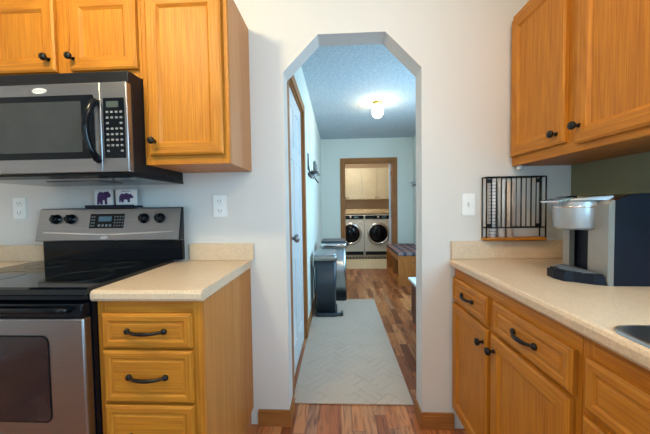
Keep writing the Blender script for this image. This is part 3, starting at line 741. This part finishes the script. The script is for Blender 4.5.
b = MB().prism([(-.052, .276), (-.03, .292), (.0, .302), (.05, .305), (.10, .298), (.14, .285), (.142, .290), (.10, .304), (.05, .311), (.0, .308), (-.03, .299), (-.055, .281)], 'y', -HW+.0, HW-.0); kb(b, 'top_cover', BROWNGL)
# drip tray
b = MB(); pts = [(-.053, -HW-.010), (-.06, -HW-.012), (-.10, -HW+.006), (-.14, -HW+.040), (-.165, -.045), (-.172, 0), (-.165, .045), (-.14, HW-.04), (-.10, HW-.006), (-.06, HW+.012), (-.053, HW+.010)]
b.prism(pts, 'z', 0, .030); dt = kb(b, 'drip_tray', NAVY)
b = MB().prism([(p[0]*.95, p[1]*.93) for p in pts], 'z', .030, .036); kb(b, 'tray_grille', BLACKM, dt)
b = MB()
for k in range(9):
    y = -.07+.0175*k; b.box(-.15+abs(y)*.35, -.075, y-.002, y+.002, .036, .0375)
kb(b, 'grille_slots', BTN, dt)

# ------------------------------------------------------------------ hall
t = tag(MB().box(-.2965, .436, .168, 2.12, .0005, .009, .003).build('runner_rug', RUG, None, (.08, 1.14, 0)), 'long beige runner rug with faint zigzag lines in the hallway', 'rug')

def bin_(name, label, x0, x1, y0, y1, h_, bodym, lidm, topm, taper, basem, group=None):
    xc, yc = (x0+x1)/2, (y0+y1)/2; t = thing(name, label, 'trash can', (xc, yc, .0005))
    zf = .009
    b = MB(); prev = None
    for z, s in ((zf+.03, taper), (h_-.085, 1)):
        pts = rrect(xc-(x1-x0)/2*s, xc+(x1-x0)/2*s, yc-(y1-y0)/2*s, yc+(y1-y0)/2*s, .035, 5)
        Rr = [b.b.verts.new((p[0], p[1], z)) for p in pts]
        if prev:
            for k in range(len(Rr)):
                j = (k+1) % len(Rr); f = b.b.faces.new((prev[k], prev[j], Rr[j], Rr[k])); f.smooth = True
        else: b.b.faces.new(Rr)
        prev = Rr
    b.b.faces.new(prev); b.build('body', bodym, t)
    MB().prism(rrect(x0-.012, x1+.012, y0-.012, y1+.012, .045), 'z', h_-.085, h_-.035, smooth=True).build('rim', lidm, t)
    MB().prism(rrect(x0-.004, x1+.004, y0-.004, y1+.004, .045), 'z', h_-.035, h_-.018, smooth=True).prism(rrect(x0+.006, x1-.006, y0+.006, y1-.006, .04), 'z', h_-.018, h_-.008).build('lid', topm, t)
    MB().prism(rrect(x0-.002, x1+.004, y0-.015, y1, .04), 'z', zf, zf+.034, smooth=True).build('base', basem, t)
    return t
bt = bin_('pedal_bin', 'charcoal plastic pedal bin with silver rim on the rug', -.262, -.030, 1.535, 1.86, .70, BINB, SILVER, STEEL_V, .90, BINB)
MB().box(-.055, .030, 1.53, 1.60, .014, .030, .004).box(.018, .040, 1.525, 1.605, .020, .052, .006).build('pedal', BINB, bt)
MB().tube([(-.268, 1.60, .60), (-.278, 1.60, .5), (-.272, 1.62, .25), (-.262, 1.62, .06)], .007, 8).build('side_rod', BLACKM, bt)
bt = bin_('step_trash_can', 'taller brushed steel trash can standing behind the charcoal bin', -.222, .090, 2.08, 2.42, .765, STEEL_V, CHROME, BINB, 1.0, BLACKM)
MB().box(-.225, .093, 2.073, 2.40, .010, .13, .012).build('lower_skirt', BLACKM, bt)
MB().box(.0, .07, 2.045, 2.10, .014, .030, .004).build('pedal', BLACKM, bt)
MB().lathe([(0, 0), (.018, 0), (.022, .008), (.022, .022), (.012, .028), (0, .028)], (.101, 2.14, .715), 'x', 18).build('lid_lock', BLACKM, bt)

# bench with plaid cushion
t = thing('storage_bench', 'orange pine bench with open cubby beside the laundry doorway', 'bench', (1.12, 3.27, 0))
X0, X1, Y0, Y1, H = .880, 1.376, 2.76, 3.80, .44
MB().box(X0, X1, Y0, Y0+.022, 0, H-.022, .002).build('end_panel', PINE, t)
MB().box(X0, X1, Y1-.022, Y1, 0, H-.022, .002).build('end_panel', PINE, t)
MB().box(X0-.008, X1, Y0-.008, Y1, H-.022, H, .003).build('seat_board', PINE, t)
MB().box(X0+.02, X1-.012, Y0+.022, Y1-.022, .05, .07).build('bottom_shelf', PINE, t)
MB().box(X0+.02, X1, 3.27, 3.29, .07, H-.022).build('divider', PINE, t)
MB().box(X1-.012, X1, Y0+.022, Y1-.022, .05, H-.022).build('back_panel', PINE, t)
MB().box(X0, X0+.02, Y0+.022, Y1-.022, 0, .07).box(X0, X0+.02, Y0+.022, Y1-.022, H-.07, H-.022).build('front_rail', PINE, t)
cx_ = (X0+X1)/2
for s in (-.03, .03): MB().lathe([(.010, 0), (.010, .002), (0, .002)], (cx_+s, Y0, .345+abs(s)*.2), (0, -1, 0), 14).build('finger_hole', SLOT, t)
tag(MB().box(X0-.004, X1-.004, Y0-.004, Y1-.004, H+.0005, H+.055, .018, seg=3).build('bench_cushion', PLAID, None, (cx_, 3.27, H)), 'red, white and navy plaid cushion on the pine bench', 'cushion')
# low cabinet just inside the archway
t = thing('low_cabinet', 'low dark wood cabinet with white top just inside the archway, right side', 'cabinet', (1.05, .85, 0))
MB().box(.755, HR-.016, .16, 1.45, .0, .425).build('body', REDWOOD, t)
for a, c in ((.17, .79), (.82, 1.44)):
    MB().rings('-x', a, c, .07, .41, .7545, [(0, 0), (0, .012), (.006, .016), (.05, .016), (.06, .008)]).build('door', [REDWOOD, REDWOOD], t)
MB().box(.715, HR-.004, .14, 1.475, .4255, .45, .004).build('top', WHITEP, t)
# sconce
sy0 = 1.42
t = thing('wall_sconce', 'wrought iron candle sconce on the hallway wall past the white door', 'sconce', (HL, sy0+.2, 1.5))
b = MB().tube([(HL+.008, sy0, 1.74), (HL+.010, sy0, 1.62), (HL+.02, sy0+.01, 1.56), (HL+.04, sy0+.05, 1.535)], .006, 8)
b.tube([(HL+.008, sy0+.40, 1.62), (HL+.03, sy0+.42, 1.56), (HL+.06, sy0+.40, 1.50), (HL+.085, sy0+.36, 1.47)], .007, 8)
b.box(HL+.001, HL+.012, sy0+.02, sy0+.40, 1.52, 1.545, .003); b.build('bracket', IRON, t)
MB().box(HL+.004, HL+.014, sy0-.012, sy0+.02, 1.57, 1.66, .004).build('back_plate', IRON, t)
MB().box(HL+.012, HL+.105, sy0+.02, sy0+.38, 1.548, 1.560, .004).build('tray', BROWNGL, t)
for k, (yy, hh) in enumerate(((sy0+.13, .115), (sy0+.24, .10))):
    t2 = thing('pillar_candle', ('nearer', 'farther')[k]+' grey candle on the tray of the hallway sconce', 'candle', (HL+.065, yy, 1.5605), 'candles on the hallway sconce')
    MB().lathe([(0, 0), (.018, 0), (.018, hh), (.014, hh+.001), (0, hh-.004)], (HL+.065, yy, 1.5605), 'z', 16).build('wax', flat('grey_candle_wax', (.20, .21, .20), .5), t2)
    MB().tube([(HL+.065, yy, 1.5565+hh), (HL+.066, yy, 1.5745+hh)], .0015, 6).build('wick', BLACKM, t2)
b = MB().lathe([(0, -.06), (.012, -.055), (.030, -.02), (.032, 0), (0, 0)], (HL+.055, sy0+.12, 1.547), 'z', 18); b.build('glass_drop', SILVER_L, t)
# ceiling lamp
LXc, LYc = .487, 2.0
t = thing('ceiling_light', 'lit jelly-jar ceiling light with brass base in the hallway', 'ceiling light', (LXc, LYc, 2.44))
MB().lathe([(0, 0), (.062, 0), (.060, -.012), (.048, -.020), (.044, -.034), (0, -.034)], (LXc, LYc, 2.44), 'z', 28).build('base', BRASS, t)
MB().lathe([(.040, -.034), (.046, -.045), (.058, -.060), (.062, -.10), (.060, -.145), (.045, -.175), (.020, -.187), (0, -.188)], (LXc, LYc, 2.44), 'z', 28).build('glass_jar', LAMPG, t)
# peg shelf and picture on the right hall wall
t = thing('peg_shelf', 'small white wall shelf above the bench', 'shelf', (HR, 3.5, 1.55))
MB().box(HR-.075, HR-.001, 3.42, 3.80, 1.60, 1.617, .002).build('ledge', WHITEP, t)
MB().box(HR-.018, HR-.001, 3.43, 3.79, 1.53, 1.60, .002).build('back_board', WHITEP, t)
for y in (3.5, 3.61, 3.72): MB().lathe([(.005, 0), (.005, .03), (.009, .036), (0, .042)], (HR-.018, y, 1.55), (-1, 0, .15), 10).build('peg', IRON, t)
t = thing('framed_picture', 'small framed picture on the hallway wall over the white shelf', 'picture', (HR, 3.4, 1.93))
MB().box(HR-.018, HR-.001, 3.33, 3.50, 1.82, 2.06, .003).build('frame', TRIM['z'], t)
MB().box(HR-.0195, HR-.017, 3.35, 3.48, 1.84, 2.04).build('print', flat('picture_print', (.25, .20, .15), .6, 0, .6, 30), t)

# ------------------------------------------------------------------ laundry
def machine(name, label, x0, x1, kind):
    xc = (x0+x1)/2; yf = 5.35; t = thing(name, label, kind, (xc, 5.7, 0))
    MB().box(x0, x1, yf, yf+.68, .012, .985, .012).build('body', APPL, t)
    f = MB()
    for sx_ in (x0+.06, x1-.06):
        for yy in (yf+.06, yf+.62): f.lathe([(.02, 0), (.02, .014)], (sx_, yy, .002), 'z', 12)
    f.build('foot', BLACKM, t)
    cp = MB().box(x0+.015, x1-.015, yf-.010, yf+.002, .885, .970, .004).build('control_panel', BLACK, t)
    MB().lathe([(0, 0), (.030, 0), (.028, .018), (0, .02)], (xc, yf-.010, .927), (0, -1, 0), 20).build('dial', CHROME, cp)
    MB().box(xc+.08, xc+.19, yf-.0115, yf-.0095, .905, .95).build('display', DISP, cp)
    dc = (xc, yf, .535)
    d = MB().lathe([(.262, 0), (.268, .012), (.260, .028), (.235, .040), (.215, .036), (.212, .02), (.212, 0)], dc, (0, -1, 0), 48).build('door_ring', CHROME, t)
    MB().lathe([(.213, .0), (.213, .020), (.18, .038), (.09, .050), (0, .054)], dc, (0, -1, 0), 40).build('door_glass', BLACK, d)
    MB().tube([(xc-.245, yf-.03, .62), (xc-.252, yf-.055, .56), (xc-.252, yf-.055, .50), (xc-.245, yf-.03, .45)], .010, 8).build('door_handle', CHROME, d)
    MB().box(x0+.02, x1-.02, yf-.004, yf+.001, .025, .11, .002).build('toe_panel', BLACKM, t)
machine('washing_machine', 'white front-loading washer, left of the pair in the laundry', -.035, .612, 'washing machine')
machine('clothes_dryer', 'white front-loading dryer, right of the pair in the laundry', .620, 1.268, 'dryer')
tag(MB().box(.10, 1.22, 4.93, 5.24, .0025, .010, .002).build('floor_mat', MAT, None, (.6, 5.1, 0)), 'narrow black patterned mat in front of the laundry machines', 'mat')
tag(MB().box(-.245, 1.645, 5.36, LY-.002, 1.01, 1.115, .005).build('laundry_counter', SHELFW, None, (.7, 5.7, 1.01)), 'pale wooden counter above the washer and dryer', 'counter')
t = thing('laundry_cabinet', 'cream painted wall cabinets above the laundry counter', 'cabinet', (.6, 5.9, 1.36))
MB().box(-.165, 1.355, 5.725, LY-.002, 1.362, 2.14).build('body', CABW, t)
for k, (a, c) in enumerate(((-.162, .216), (.222, .598), (.602, .968), (.974, 1.352))):
    d = MB().box(a, c, 5.705, 5.7245, 1.366, 2.136, .003).build('door', CABW, t)
    kx = c-.03 if k % 2 == 0 else a+.03
    MB().lathe([(.006, 0), (.006, .012), (.013, .018), (.011, .026), (0, .028)], (kx, 5.705, 1.41), (0, -1, 0), 14).build('knob', BLACKM, d)
